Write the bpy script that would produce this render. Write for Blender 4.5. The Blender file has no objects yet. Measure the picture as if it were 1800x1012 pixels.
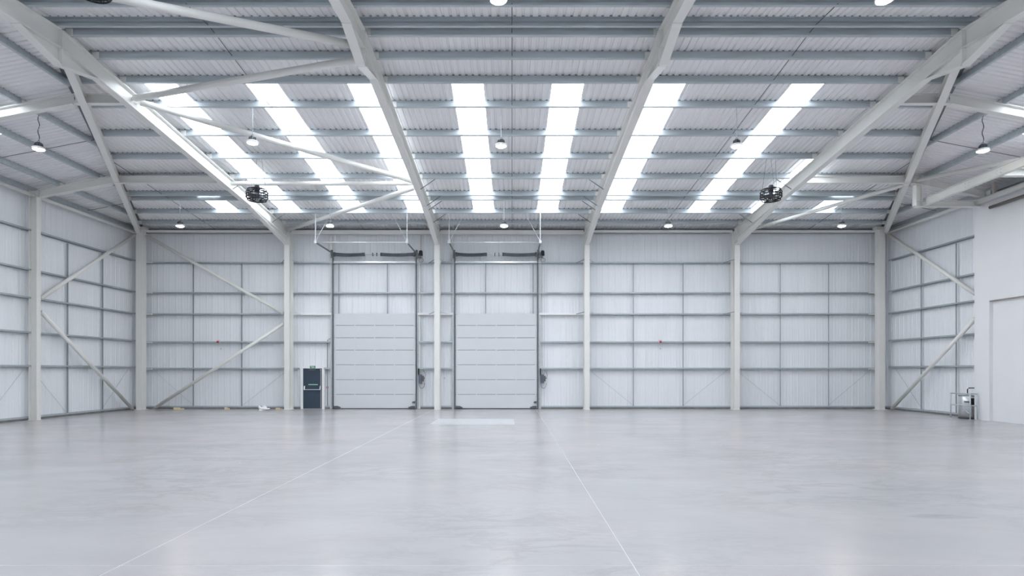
import bpy, math, random
from mathutils import Vector, Matrix
random.seed(7)

# ---------------------------------------------------------------- camera
S = bpy.context.scene
C = S.collection
CAMH = 2.09          # eye height
FPX = 1056.0         # focal length in pixels for an 1800 wide frame
cd = bpy.data.cameras.new('camera')
cam = bpy.data.objects.new('camera', cd)
C.objects.link(cam)
cam.location = (0, 0, CAMH)
cam.rotation_euler = (math.radians(90), 0, 0)
cd.sensor_width = 36.0
cd.lens = 36.0 * FPX / 1800.0
cd.shift_y = 145.0 / 1800.0
cd.clip_start = 0.05
cd.clip_end = 200
S.camera = cam

# ---------------------------------------------------------------- world / exposure
SKYLIGHT = 3.2
LAMP = 190.0
w = bpy.data.worlds.new('world')
S.world = w
w.use_nodes = True
w.node_tree.nodes['Background'].inputs[0].default_value = (0.80, 0.88, 1.0, 1)
w.node_tree.nodes['Background'].inputs[1].default_value = 1.2
vs = S.view_settings
vs.view_transform = 'Standard'
vs.look = 'None'
vs.gamma = 1.0
vs.use_curve_mapping = False
vs.exposure = 0.30
S.cycles.max_bounces = 9
S.cycles.diffuse_bounces = 6
S.cycles.glossy_bounces = 3
S.cycles.use_denoising = True
S.cycles.sample_clamp_indirect = 8.0

# ---------------------------------------------------------------- materials
def newmat(name):
    m = bpy.data.materials.new(name)
    m.use_nodes = True
    return m, m.node_tree, m.node_tree.nodes['Principled BSDF']

def simple(name, col, rough=0.5, metal=0.0, spec=0.5, vary=0.0, scale=3.0, stretch=(1, 1, 1), bump=0.0):
    m, nt, b = newmat(name)
    b.inputs['Roughness'].default_value = rough
    b.inputs['Metallic'].default_value = metal
    b.inputs['Specular IOR Level'].default_value = spec
    c = (*col, 1)
    b.inputs['Base Color'].default_value = c
    if vary > 0:
        tc = nt.nodes.new('ShaderNodeTexCoord')
        mp = nt.nodes.new('ShaderNodeMapping')
        mp.inputs['Scale'].default_value = stretch
        nz = nt.nodes.new('ShaderNodeTexNoise')
        nz.inputs['Scale'].default_value = scale
        nz.inputs['Detail'].default_value = 4
        mr = nt.nodes.new('ShaderNodeMapRange')
        mr.inputs['From Min'].default_value = 0.3
        mr.inputs['From Max'].default_value = 0.7
        mr.inputs['To Min'].default_value = 1 - vary
        mr.inputs['To Max'].default_value = 1 + vary
        mx = nt.nodes.new('ShaderNodeVectorMath')
        mx.operation = 'SCALE'
        mx.inputs[0].default_value = col
        nt.links.new(tc.outputs['Object'], mp.inputs[0])
        nt.links.new(mp.outputs[0], nz.inputs['Vector'])
        nt.links.new(nz.outputs['Fac'], mr.inputs['Value'])
        nt.links.new(mr.outputs[0], mx.inputs['Scale'])
        nt.links.new(mx.outputs[0], b.inputs['Base Color'])
        if bump > 0:
            bp = nt.nodes.new('ShaderNodeBump')
            bp.inputs['Strength'].default_value = bump
            bp.inputs['Distance'].default_value = 0.01
            nt.links.new(nz.outputs['Fac'], bp.inputs['Height'])
            nt.links.new(bp.outputs[0], b.inputs['Normal'])
    return m

def emis(name, col, strength, base=(0.9, 0.9, 0.9)):
    m, nt, b = newmat(name)
    b.inputs['Base Color'].default_value = (*base, 1)
    b.inputs['Emission Color'].default_value = (*col, 1)
    b.inputs['Emission Strength'].default_value = strength
    return m

M = {}
M['wall'] = simple('wall_liner', (0.81, 0.83, 0.86), 0.45, 0, 0.4, 0.03, 0.6, (1, 1, 0.15))
M['wallsolid'] = simple('wall_outer', (0.6, 0.62, 0.66), 0.6)
M['roof'] = simple('roof_liner', (0.87, 0.865, 0.875), 0.45, 0, 0.4, 0.03, 0.5)
M['galv'] = simple('galvanised_steel', (0.50, 0.55, 0.58), 0.42, 0.3, 0.5, 0.10, 2.0, (0.4, 3, 3))
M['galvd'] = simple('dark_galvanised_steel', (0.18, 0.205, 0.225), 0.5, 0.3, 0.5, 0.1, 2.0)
M['galvm'] = simple('grey_galvanised_rail', (0.41, 0.455, 0.48), 0.45, 0.3, 0.5, 0.08, 2.0)
M['galvb'] = simple('grey_galvanised_bar', (0.31, 0.345, 0.375), 0.45, 0.3, 0.5, 0.08, 2.0)
M['cream'] = simple('cream_painted_steel', (0.765, 0.765, 0.738), 0.38, 0, 0.5, 0.02, 1.0)
M['gal_bright'] = simple('bright_zinc_steel', (0.66, 0.69, 0.71), 0.3, 0.6, 0.5, 0.05, 4)
M['door'] = simple('door_panel_grey', (0.645, 0.665, 0.685), 0.42, 0, 0.4, 0.015, 1.5, (1, 1, 1))
M['seal'] = simple('black_rubber_seal', (0.06, 0.065, 0.07), 0.6)
M['seam'] = simple('grey_joint_seal', (0.20, 0.21, 0.22), 0.6)
M['navy'] = simple('dark_blue_grey_door', (0.035, 0.055, 0.085), 0.4, 0, 0.5, 0.05, 3)
M['white'] = simple('white_paint', (0.83, 0.83, 0.83), 0.4)
M['block'] = simple('painted_white_wall', (0.78, 0.785, 0.80), 0.55, 0, 0.4, 0.01, 0.8)
M['reveal'] = simple('recess_lining_brown', (0.40, 0.36, 0.34), 0.6)
M['black'] = simple('black_metal', (0.02, 0.022, 0.028), 0.55, 0.0, 0.3)
M['dgrey'] = simple('dark_grey_metal', (0.12, 0.13, 0.14), 0.45, 0.2)
M['kerb'] = simple('dark_concrete_kerb', (0.20, 0.20, 0.20), 0.85, 0, 0.3, 0.2, 3)
M['green'] = simple('sign_green', (0.0, 0.22, 0.11), 0.5)
M['mint'] = simple('sticker_mint', (0.42, 0.72, 0.62), 0.5)
M['red'] = simple('alarm_red', (0.32, 0.03, 0.05), 0.4)
M['pink'] = simple('pale_pink_plastic', (0.74, 0.60, 0.63), 0.5)
M['navybox'] = simple('control_box_blue_grey', (0.10, 0.115, 0.15), 0.45)
M['timber'] = simple('pale_timber', (0.72, 0.62, 0.42), 0.7, 0, 0.3, 0.1, 12, (1, 8, 8))
M['plastic'] = simple('white_plastic_sheet', (0.88, 0.89, 0.90), 0.35)
M['joint'] = simple('pale_joint_filler', (0.475, 0.475, 0.485), 0.4)
M['brown'] = simple('brown_grey_pipe', (0.16, 0.145, 0.135), 0.5)
M['lens'] = emis('lamp_lens', (1.0, 0.97, 0.90), LAMP)

# translucent rooflight sheet, glowing with the daylight behind it
m, nt, b = newmat('rooflight_sheet')
out = nt.nodes['Material Output']
em = nt.nodes.new('ShaderNodeEmission')
em.inputs[0].default_value = (0.945, 0.968, 1.0, 1)
em.inputs[1].default_value = SKYLIGHT
tr = nt.nodes.new('ShaderNodeBsdfTranslucent')
tr.inputs[0].default_value = (0.8, 0.84, 0.88, 1)
ad = nt.nodes.new('ShaderNodeAddShader')
nt.links.new(em.outputs[0], ad.inputs[0])
nt.links.new(tr.outputs[0], ad.inputs[1])
nt.links.new(ad.outputs[0], out.inputs[0])
M['rooflight'] = m

# power-floated concrete
def concrete():
    m, nt, b = newmat('polished_concrete')
    L = nt.links.new
    N = nt.nodes.new
    tc = N('ShaderNodeTexCoord')
    geo = N('ShaderNodeNewGeometry')
    def noise(scale, detail, rough=0.5, st=(1, 1, 1), dist=0.0):
        mp = N('ShaderNodeMapping')
        mp.inputs['Scale'].default_value = st
        L(geo.outputs['Position'], mp.inputs[0])
        n = N('ShaderNodeTexNoise')
        n.inputs['Scale'].default_value = scale
        n.inputs['Detail'].default_value = detail
        n.inputs['Roughness'].default_value = rough
        n.inputs['Distortion'].default_value = dist
        L(mp.outputs[0], n.inputs['Vector'])
        return n
    def rng(src, a, b_, c, d):
        r = N('ShaderNodeMapRange')
        for k, v in zip(('From Min', 'From Max', 'To Min', 'To Max'), (a, b_, c, d)):
            r.inputs[k].default_value = v
        L(src, r.inputs['Value'])
        return r.outputs[0]
    def mul(a, b_):
        x = N('ShaderNodeMath'); x.operation = 'MULTIPLY'
        L(a, x.inputs[0]); L(b_, x.inputs[1])
        return x.outputs[0]
    big = noise(0.16, 3)
    mid = noise(0.5, 7, 0.6, (0.6, 1, 1), 0.3)
    trowel = noise(0.8, 9, 0.62, (0.45, 1.3, 1), 0.6)
    f = rng(big.outputs['Fac'], 0.3, 0.7, 0.94, 1.05)
    f = mul(f, rng(mid.outputs['Fac'], 0.3, 0.7, 0.97, 1.02))
    f = mul(f, rng(trowel.outputs['Fac'], 0.3, 0.7, 0.95, 1.03))
    # fine dark trowel veins, fading in and out over the slab
    vein = noise(1.1, 7, 0.7, (0.5, 1.1, 1), 0.5)
    va = N('ShaderNodeMath'); va.operation = 'SUBTRACT'; L(vein.outputs['Fac'], va.inputs[0]); va.inputs[1].default_value = 0.5
    vb = N('ShaderNodeMath'); vb.operation = 'ABSOLUTE'; L(va.outputs[0], vb.inputs[0])
    where = noise(0.22, 2)
    vm = N('ShaderNodeMix'); vm.data_type = 'FLOAT'
    L(rng(where.outputs['Fac'], 0.38, 0.62, 0, 1), vm.inputs[0]); vm.inputs[2].default_value = 1.0
    L(rng(vb.outputs[0], 0.0, 0.06, 0.86, 1.0), vm.inputs[3])
    f = mul(f, vm.outputs[0])
    # dark curved scuff
    sep = N('ShaderNodeSeparateXYZ'); L(geo.outputs['Position'], sep.inputs[0])
    def comb(x, cx, rx):
        a = N('ShaderNodeMath'); a.operation = 'SUBTRACT'; L(x, a.inputs[0]); a.inputs[1].default_value = cx
        d = N('ShaderNodeMath'); d.operation = 'DIVIDE'; L(a.outputs[0], d.inputs[0]); d.inputs[1].default_value = rx
        p = N('ShaderNodeMath'); p.operation = 'MULTIPLY'; L(d.outputs[0], p.inputs[0]); L(d.outputs[0], p.inputs[1])
        return p.outputs[0]
    ad = N('ShaderNodeMath'); ad.operation = 'ADD'
    L(comb(sep.outputs[0], 6.15, 0.5), ad.inputs[0]); L(comb(sep.outputs[1], 8.6, 0.17), ad.inputs[1])
    ad2 = N('ShaderNodeMath'); ad2.operation = 'ADD'
    L(ad.outputs[0], ad2.inputs[0])
    sc = noise(3.0, 5, 0.6, (1, 3, 1))
    L(rng(sc.outputs['Fac'], 0.3, 0.7, -0.5, 0.7), ad2.inputs[1])
    f = mul(f, rng(ad2.outputs[0], 0.1, 1.2, 0.84, 1.0))
    # white flecks
    vo = N('ShaderNodeTexVoronoi'); vo.inputs['Scale'].default_value = 0.55
    vo.inputs['Randomness'].default_value = 1.0
    L(geo.outputs['Position'], vo.inputs['Vector'])
    fleck = rng(vo.outputs['Distance'], 0.012, 0.016, 1.0, 0.0)
    hue = N('ShaderNodeMix'); hue.data_type = 'RGBA'
    hue.inputs[6].default_value = (0.408, 0.402, 0.411, 1)
    hue.inputs[7].default_value = (0.428, 0.408, 0.410, 1)
    hn = noise(0.35, 2)
    L(rng(hn.outputs['Fac'], 0.35, 0.65, 0, 1), hue.inputs[0])
    sc2 = N('ShaderNodeVectorMath'); sc2.operation = 'SCALE'
    L(hue.outputs[2], sc2.inputs[0]); L(f, sc2.inputs['Scale'])
    fm = N('ShaderNodeMix'); fm.data_type = 'RGBA'
    L(fleck, fm.inputs[0]); L(sc2.outputs[0], fm.inputs[6]); fm.inputs[7].default_value = (0.85, 0.86, 0.87, 1)
    L(fm.outputs[2], b.inputs['Base Color'])
    L(rng(mid.outputs['Fac'], 0.3, 0.7, 0.19, 0.25), b.inputs['Roughness'])
    b.inputs['Specular IOR Level'].default_value = 0.45
    bp = N('ShaderNodeBump'); bp.inputs['Strength'].default_value = 0.025; bp.inputs['Distance'].default_value = 0.01
    fine = noise(2.5, 4)
    L(fine.outputs['Fac'], bp.inputs['Height'])
    L(bp.outputs[0], b.inputs['Normal'])
    return m
M['floor'] = concrete()
M['patch'] = simple('pale_smooth_screed', (0.50, 0.51, 0.53), 0.3, 0, 0.5, 0.02, 1.2)

# ---------------------------------------------------------------- mesh helpers
WL = {}
def wl(o):
    return WL.get(o.name, Vector((0, 0, 0))) if o else Vector((0, 0, 0))

def props(o, label=None, category=None, group=None, kind=None):
    if label: o['label'] = label
    if category: o["category"] = category
    if group: o['group'] = group
    if kind: o['kind'] = kind
    return o

def thing(name, label, cat, loc=(0, 0, 0), group=None, kind=None):
    o = bpy.data.objects.new(name, None)
    o.empty_display_size = 0.2
    C.objects.link(o)
    o.location = loc
    WL[o.name] = Vector(loc)
    return props(o, label, cat, group, kind)

class MB:
    def __init__(s):
        s.v = []; s.f = []; s.smooth = set()
    def box(s, x0, x1, y0, y1, z0, z1):
        n = len(s.v)
        x0, x1 = min(x0, x1), max(x0, x1); y0, y1 = min(y0, y1), max(y0, y1); z0, z1 = min(z0, z1), max(z0, z1)
        s.v += [(x0, y0, z0), (x1, y0, z0), (x1, y1, z0), (x0, y1, z0), (x0, y0, z1), (x1, y0, z1), (x1, y1, z1), (x0, y1, z1)]
        s.f += [tuple(n + i for i in q) for q in ((0, 3, 2, 1), (4, 5, 6, 7), (0, 1, 5, 4), (1, 2, 6, 5), (2, 3, 7, 6), (3, 0, 4, 7))]
        return s
    def loft(s, rings, caps=True, closed=True, smooth=False):
        n0 = len(s.v); k = len(rings[0])
        for r in rings: s.v += [tuple(p) for p in r]
        for i in range(len(rings) - 1):
            a = n0 + i * k; b = a + k
            for j in range(k if closed else k - 1):
                j2 = (j + 1) % k
                if smooth: s.smooth.add(len(s.f))
                s.f.append((a + j, a + j2, b + j2, b + j))
        if caps:
            s.f.append(tuple(n0 + j for j in reversed(range(k))))
            e = n0 + (len(rings) - 1) * k
            s.f.append(tuple(e + j for j in range(k)))
        return s
    def prism(s, poly, p0, p1, ax, ay):
        p0, p1, ax, ay = Vector(p0), Vector(p1), Vector(ax), Vector(ay)
        return s.loft([[p + ax * a + ay * b for a, b in poly] for p in (p0, p1)])
    def tube(s, pts, r, n=8):
        pts = [Vector(p) for p in pts]
        rings = []
        for i, p in enumerate(pts):
            if i == 0: t = pts[1] - p
            elif i == len(pts) - 1: t = p - pts[i - 1]
            else: t = (pts[i + 1] - pts[i - 1])
            t.normalize()
            up = Vector((0, 0, 1)) if abs(t.z) < 0.95 else Vector((1, 0, 0))
            a = t.cross(up).normalized(); b = t.cross(a)
            rr = r[i] if isinstance(r, (list, tuple)) else r
            rings.append([p + (a * math.cos(2 * math.pi * j / n) + b * math.sin(2 * math.pi * j / n)) * rr for j in range(n)])
        return s.loft(rings, True, True, n >= 6)
    def lathe(s, c, prof, n=20, smooth=True):
        c = Vector(c)
        rings = [[c + Vector((r * math.cos(2 * math.pi * j / n), r * math.sin(2 * math.pi * j / n), z)) for j in range(n)] for r, z in prof]
        return s.loft(rings, True, True, smooth)
    def torus(s, c, R, r, n=20, m=6, ax='z'):
        c = Vector(c); rings = []
        base = len(s.v)
        for i in range(n):
            a = 2 * math.pi * i / n
            for j in range(m):
                b = 2 * math.pi * j / m
                rad = R + r * math.cos(b)
                if ax == 'z': p = Vector((rad * math.cos(a), rad * math.sin(a), r * math.sin(b)))
                else: p = Vector((rad * math.cos(a), r * math.sin(b), rad * math.sin(a)))
                s.v.append(tuple(c + p))
        for i in range(n):
            for j in range(m):
                s.smooth.add(len(s.f))
                s.f.append((base + i * m + j, base + ((i + 1) % n) * m + j, base + ((i + 1) % n) * m + (j + 1) % m, base + i * m + (j + 1) % m))
        return s
    def mesh(s, name, mat, off=Vector((0, 0, 0))):
        me = bpy.data.meshes.new(name)
        me.from_pydata([tuple(Vector(p) - off) for p in s.v], [], s.f)
        me.materials.append(mat)
        for i in s.smooth: me.polygons[i].use_smooth = True
        me.update()
        bmfix(me)
        return me
    def build(s, name, mat, parent=None, **kw):
        """link as one object; a parentless mesh gets its origin at its own base"""
        off = Vector((0, 0, 0))
        if parent is None:
            xs = [p[0] for p in s.v]; ys = [p[1] for p in s.v]; zs = [p[2] for p in s.v]
            off = Vector(((min(xs) + max(xs)) / 2, (min(ys) + max(ys)) / 2, min(zs)))
        else:
            off = wl(parent)
        o = bpy.data.objects.new(name, s.mesh(name, mat, off))
        C.objects.link(o)
        if parent is None:
            o.location = off; WL[o.name] = off
        else:
            o.parent = parent; WL[o.name] = off
        return props(o, **kw)

def bmfix(me):
    import bmesh
    bm = bmesh.new(); bm.from_mesh(me)
    bmesh.ops.recalc_face_normals(bm, faces=bm.faces)
    bm.to_mesh(me); bm.free()

def inst(name, me, loc, parent, rot=None, **kw):
    o = bpy.data.objects.new(name, me)
    C.objects.link(o)
    if parent: o.parent = parent
    o.location = Vector(loc) - wl(parent)
    WL[o.name] = Vector(loc)
    if rot: o.rotation_euler = rot
    return props(o, **kw)

def I_poly(d, bw, tf=0.022, tw=0.014):
    """I section, a = across flanges, b = depth; b from 0 down to -d"""
    return [(-bw / 2, 0), (bw / 2, 0), (bw / 2, -tf), (tw / 2, -tf), (tw / 2, -d + tf), (bw / 2, -d + tf), (bw / 2, -d), (-bw / 2, -d), (-bw / 2, -d + tf), (-tw / 2, -d + tf), (-tw / 2, -tf), (-bw / 2, -tf)]

def thick(pl, t):
    """closed outline of an open polyline with thickness t (2-D)"""
    L, R = [], []
    for i, p in enumerate(pl):
        a = pl[i - 1] if i > 0 else p
        b = pl[i + 1] if i < len(pl) - 1 else p
        dx, dy = b[0] - a[0], b[1] - a[1]
        l = math.hypot(dx, dy)
        nx, ny = -dy / l, dx / l
        k = 1.0
        if 0 < i < len(pl) - 1:
            d1 = (p[0] - a[0], p[1] - a[1]); l1 = math.hypot(*d1)
            c = (-d1[1] / l1) * nx + (d1[0] / l1) * ny
            k = 1 / max(0.4, c)
        L.append((p[0] + nx * t / 2 * k, p[1] + ny * t / 2 * k))
        R.append((p[0] - nx * t / 2 * k, p[1] - ny * t / 2 * k))
    return L + R[::-1]

# ---------------------------------------------------------------- building geometry
YR = 15.9            # ridge line
YB = 32.0            # inner face of the back columns
YW = 32.86           # back cladding
YF = -0.9            # wall behind the viewer
XW = 20.45           # side cladding
ZR = 11.123          # purlin underside at the ridge
HX = 12.4            # ridge end
HK = 0.466           # hip run per metre of depth
PD = 0.24            # purlin depth
def z_main(y): return ZR - 0.09 * abs(y - YR)
def z_hip(x): return ZR - 0.191 * max(0.0, abs(x) - HX)
def hip_x(y): return HX + HK * abs(y - YR)
def hip_y(x): return YR + max(0.0, abs(x) - HX) / HK
PX = [-12.0, -4.0, 4.0, 12.0]
GY = [25.3, 19.05]
far_purlins = [16.2, 17.21, 18.42, 19.84, 21.79, 23.66, 25.58, 27.49, 28.05, 29.78, 31.39]
near_purlins = [15.79, 14.74]
unseen_purlins = [13.38, 11.96, 10.0, 8.1]
hip_purlins = [13.7, 15.6, 17.4, 19.1]
sky_x = [-14.17, -11.05, -7.86, -4.67, -1.40, 1.76, 4.95, 9.3, 12.4, 15.45]
SY0, SY1 = 18.46, 29.80
ORD = ['first', 'second', 'third', 'fourth', 'fifth', 'sixth', 'seventh', 'eighth', 'ninth', 'tenth', 'eleventh', 'twelfth']

# ---------------------------------------------------------------- floor
fl = MB().box(-21, 21, -1.2, 33.3, -0.30, -0.12).build('floor', M['kerb'], None, label='pale polished concrete warehouse floor with fine slab joints', category='floor', kind='structure')
JX = [-4.2, 1.3]; JY = 6.45; jw = 0.006
xs = [-20.9, JX[0], JX[1], 20.9]
for i in range(3):
    for (ya, yb) in ((-1.1, JY), (JY, 33.2)):
        MB().box(xs[i] + (jw if i else 0), xs[i + 1] - (jw if i < 2 else 0), ya + (jw if ya == JY else 0), yb - (jw if yb == JY else 0), -0.12, 0.0).build('concrete_slab', M['floor'], fl)
for x in JX:
    MB().box(x - jw, x + jw, -1.1, 33.0, -0.11, -0.0004).build('joint_strip', M['joint'], fl)
MB().box(-20.9, 20.9, JY - jw, JY + jw, -0.11, -0.0006).build('joint_strip', M['joint'], fl)
MB().box(-3.2, 0.1, 23.2, 26.0, -0.01, 0.003).build('floor_patch', M['patch'], fl, label='paler smooth rectangular patch')

# ---------------------------------------------------------------- profiled sheets
def profile(width, nrib, h, inward=-1, base=0.055, top=0.03):
    """points (u, v) across a sheet, v = 0 pan, v = inward*h at ribs"""
    pts = [(0, 0)]
    pitch = width / nrib
    for i in range(nrib):
        c = (i + 0.5) * pitch
        pts += [(c - base / 2, 0), (c - top / 2, inward * h), (c + top / 2, inward * h), (c + base / 2, 0)]
    pts.append((width, 0))
    return pts

def sheet(P, lo, hi, place, back):
    """closed sheet; P profile (u, v); lo(u), hi(u) run limits; place(u, run, v) -> point; back = v of the outer skin"""
    mb = MB()
    n = len(P)
    A = [place(u, lo(u), v) for u, v in P]; B = [place(u, hi(u), v) for u, v in P]
    A2 = [place(u, lo(u), back) for u, v in P]; B2 = [place(u, hi(u), back) for u, v in P]
    mb.v = [tuple(p) for p in A + B + A2 + B2]
    for i in range(n - 1):
        mb.f.append((i, i + 1, n + i + 1, n + i))
        mb.f.append((2 * n + i, 3 * n + i, 3 * n + i + 1, 2 * n + i + 1))
        mb.f.append((i, 2 * n + i, 2 * n + i + 1, i + 1))
        mb.f.append((n + i, n + i + 1, 3 * n + i + 1, 3 * n + i))
    mb.f.append((0, n, 3 * n, 2 * n)); mb.f.append((n - 1, 3 * n - 1, 4 * n - 1, 2 * n - 1)) if False else mb.f.append((n - 1, 3 * n - 1, 4 * n - 1, 2 * n - 1))
    return mb

# back wall ------------------------------------------------------
ZT = 9.86
wb = MB().box(-XW - 0.1, XW + 0.1, YW + 0.09, YW + 0.2, 0.0, ZT).build('wall_back', M['wallsolid'], None, label='back wall clad in white ribbed liner sheets', category='wall', kind='structure')
PW = [(0, 0), (0.10, 0), (0.115, -0.012), (0.165, -0.012), (0.18, 0), (0.30, 0), (0.305, -0.004), (0.325, -0.004), (0.33, 0), (0.43, 0), (0.445, -0.012), (0.495, -0.012), (0.51, 0),
      (0.63, 0), (0.635, -0.004), (0.655, -0.004), (0.66, 0), (0.76, 0), (0.775, -0.012), (0.825, -0.012), (0.84, 0), (0.92, 0), (0.925, -0.004), (0.945, -0.004), (0.95, 0), (0.996, 0), (1.0, 0.012)]
Z0 = 0.16
me = sheet(PW, lambda u: 0, lambda u: ZT - Z0, lambda u, r, v: Vector((u, v, r)), 0.085).mesh('cladding_sheet', M['wall'])
x = -20.5
while x < 20.5 - 0.01:
    inst('cladding_sheet', me, (x, YW, Z0), wb); x += 1.0
# side walls -----------------------------------------------------
wlft = MB().box(-XW - 0.2, -XW - 0.09, YF, YW + 0.2, 0.0, ZT).build('wall_left', M['wallsolid'], None, label='side wall of white ribbed liner sheets opposite the smooth block wall', category='wall', kind='structure')
wrgt = MB().box(XW + 0.09, XW + 0.2, YF, YW + 0.2, 0.0, ZT).build('wall_right', M['wallsolid'], None, label='side wall of white ribbed liner sheets beyond the smooth block wall', category='wall', kind='structure')
y = YW - 1.0
k = 0
while y > YF - 0.5:
    inst('cladding_sheet', me, (-XW, y, Z0), wlft, (0, 0, math.pi / 2))
    if y > 22.5:
        inst('cladding_sheet', me, (XW, y + 1.0, Z0), wrgt, (0, 0, -math.pi / 2))
    y -= 1.0
wf = MB().box(-XW - 0.1, XW + 0.1, YF - 0.12, YF, 0.0, ZT).build('wall_front', M['wall'], None, label='plain front wall behind the viewpoint', category='wall', kind='structure')
# dark kerbs and drip rails
def kerb(name, a, b, c, d, lab):
    o = MB().box(a, b, c, d, 0, 0.085).build(name, M['kerb'], None, label=lab, category='kerb', kind='structure')
    return o
kb = kerb('baseboard_back', -XW, XW, YW - 0.10, YW + 0.02, 'dark concrete kerb under the back cladding')
MB().box(-XW, XW, YW - 0.115, YW - 0.02, 0.085, 0.155).build('base_rail', M['galv'], kb)
kb = kerb('baseboard_left', -XW - 0.02, -XW + 0.10, YF, YW - 0.1, 'dark concrete kerb below the open side cladding')
MB().box(-XW + 0.02, -XW + 0.115, YF, YW - 0.12, 0.085, 0.155).build('base_rail', M['galv'], kb)
kb = kerb('baseboard_right', XW - 0.10, XW + 0.02, 25.9, YW - 0.1, 'dark concrete kerb behind the railed water unit')
MB().box(XW - 0.115, XW - 0.02, 25.9, YW - 0.12, 0.085, 0.155).build('base_rail', M['galv'], kb)

# roof -----------------------------------------------------------
def capstrip(p0, p1, wdt):
    mb = MB(); p0, p1 = Vector(p0), Vector(p1)
    d = (p1 - p0).normalized(); s = d.cross(Vector((0, 0, 1))).normalized()
    mb.prism([(-wdt, -0.03), (0, 0.0), (wdt, -0.03), (wdt, 0.04), (0, 0.08), (-wdt, 0.04)], p0, p1, s, Vector((0, 0, 1)))
    return mb
ce = capstrip((-HX, YR, ZR + PD + 0.14), (HX, YR, ZR + PD + 0.14), 0.4).build('ceiling', M['galvd'], None, label='hipped roof of pale ribbed liner sheets with bright rooflight strips', category='roof', kind='structure')
for sx in (-1, 1):
    for sy in (-1, 1):
        ye = YW + 0.1 if sy > 0 else YF
        xe = hip_x(ye) * sx
        capstrip((HX * sx, YR, ZR + PD + 0.16), (xe, ye, z_main(ye) + PD + 0.16), 0.4).build('hip_flashing', M['galvd'], ce)
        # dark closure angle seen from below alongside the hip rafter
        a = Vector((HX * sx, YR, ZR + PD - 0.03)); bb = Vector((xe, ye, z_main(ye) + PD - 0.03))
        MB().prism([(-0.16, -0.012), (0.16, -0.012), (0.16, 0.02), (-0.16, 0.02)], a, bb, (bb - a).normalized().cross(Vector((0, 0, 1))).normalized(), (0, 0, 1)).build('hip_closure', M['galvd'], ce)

DT = 0.13
def main_sheet(x0, x1, ya, yb, sy, lightstrip=False):
    """strip of the long slopes from depth offset ya to yb measured from the ridge"""
    wdt = x1 - x0
    if lightstrip: P = [(0, 0), (wdt, 0)]
    else: P = profile(wdt, max(1, round(wdt / 0.2)), 0.035, 1, 0.085, 0.05)
    xs = sorted(set([u for u, v in P] + [u for u in (HX - x0, -HX - x0) if 0.001 < u < wdt - 0.001]))
    PP = []
    for u in xs:
        m_ = [v for (uu, v) in P if abs(uu - u) < 1e-9]
        PP.append((u, m_[0] if m_ else 0.0))
    lo = lambda u: max(ya, hip_y(x0 + u) - YR)
    hi = lambda u: max(yb, lo(u))
    mx, my = (x0 + x1) / 2, YR + sy * (ya + yb) / 2
    return sheet(PP, lo, hi, lambda u, r, v: Vector((x0 + u, YR + sy * r, ZR - 0.09 * r + PD + v)), DT)
strips = sorted([(c - 0.5, c + 0.5) for c in sky_x])
edges = []
cur = -20.5
for (a, b_) in strips:
    n = max(1, round(a - cur)); 
    for i in range(n): edges.append((cur + (a - cur) * i / n, cur + (a - cur) * (i + 1) / n, False))
    edges.append((a, b_, True)); cur = b_
n = max(1, round(20.5 - cur))
for i in range(n): edges.append((cur + (20.5 - cur) * i / n, cur + (20.5 - cur) * (i + 1) / n, False))
SKYLAB = ['bright rooflight strip cut short by the hip over the braced wall bay',
          'bright rooflight strip crossed low down by the dark caged fan near bracing tubes',
          'bright rooflight strip crossed by two long cream bracing tubes mid bay',
          'bright rooflight strip running behind the rafter between the sectional doors',
          'bright rooflight strip beside the central hanging lamp, on the bracing side',
          'bright rooflight strip beside the central lamp, on the block wall side',
          'bright rooflight strip running along the rafter past the second sectional door',
          'bright rooflight strip behind the lamp in the bay before the second caged fan',
          'bright rooflight strip mostly hidden behind the rafter with the second caged fan',
          'bright rooflight strip cut short by the hip above the block wall end']
EY = (YW + 0.15) - YR
win_n = 0
def roofpiece(mb, lightn=None, lab=None):
    if lightn is None:
        return mb.build('roof_sheet', M['roof'], ce)
for sy in (1, -1):
    si = 0
    for (a, b_, lit) in edges:
        emin = min(hip_y(a), hip_y(b_)) - YR
        emax = max(hip_y(a), hip_y(b_)) - YR
        if emin > EY - 0.05: continue
        if not lit:
            roofpiece(main_sheet(a, b_, 0, EY, sy))
        else:
            y0 = max(SY0 - YR, 0); y1 = SY1 - YR
            if abs((a + b_) / 2 - 12.4) < 0.1: y0 = 23.75 - YR
            if abs((a + b_) / 2) > 13.5: y0 = 27.92 - YR if emax < 11.5 else emax + 0.05
            if y0 > emin + 0.02: roofpiece(main_sheet(a, b_, 0, y0, sy))
            win_n += 1
            mb = main_sheet(a, b_, y0, y1, sy, True)
            if sy > 0: mb.build('window_%d' % win_n, M['rooflight'], None, label=SKYLAB[si], category='rooflight', kind='structure')
            else: mb.build('window_%d' % win_n, M['rooflight'], None, label='unseen rooflight strip added for light on the near slope, %s from the open cladding side' % ORD[si], category='rooflight', group='added unseen rooflights of the near slope', kind='structure')  # unseen strips, mirrored from the back slope to add light
            roofpiece(main_sheet(a, b_, y1, EY, sy))
            for yq_, dq in ((y0, -0.03), (y1, 0.0)):
                MB().prism([(0, -0.002), (0.03, -0.002), (0.03, 0.06), (0, 0.06)], (a, YR + sy * (yq_ + dq), ZR - 0.09 * yq_ + PD), (b_, YR + sy * (yq_ + dq), ZR - 0.09 * yq_ + PD), (0, sy, 0), (0, 0, 1)).build('leak_stop', M['galvd'], ce)  # added strip keeps the pane's end glow out of the ribs
            si += 1
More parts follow.
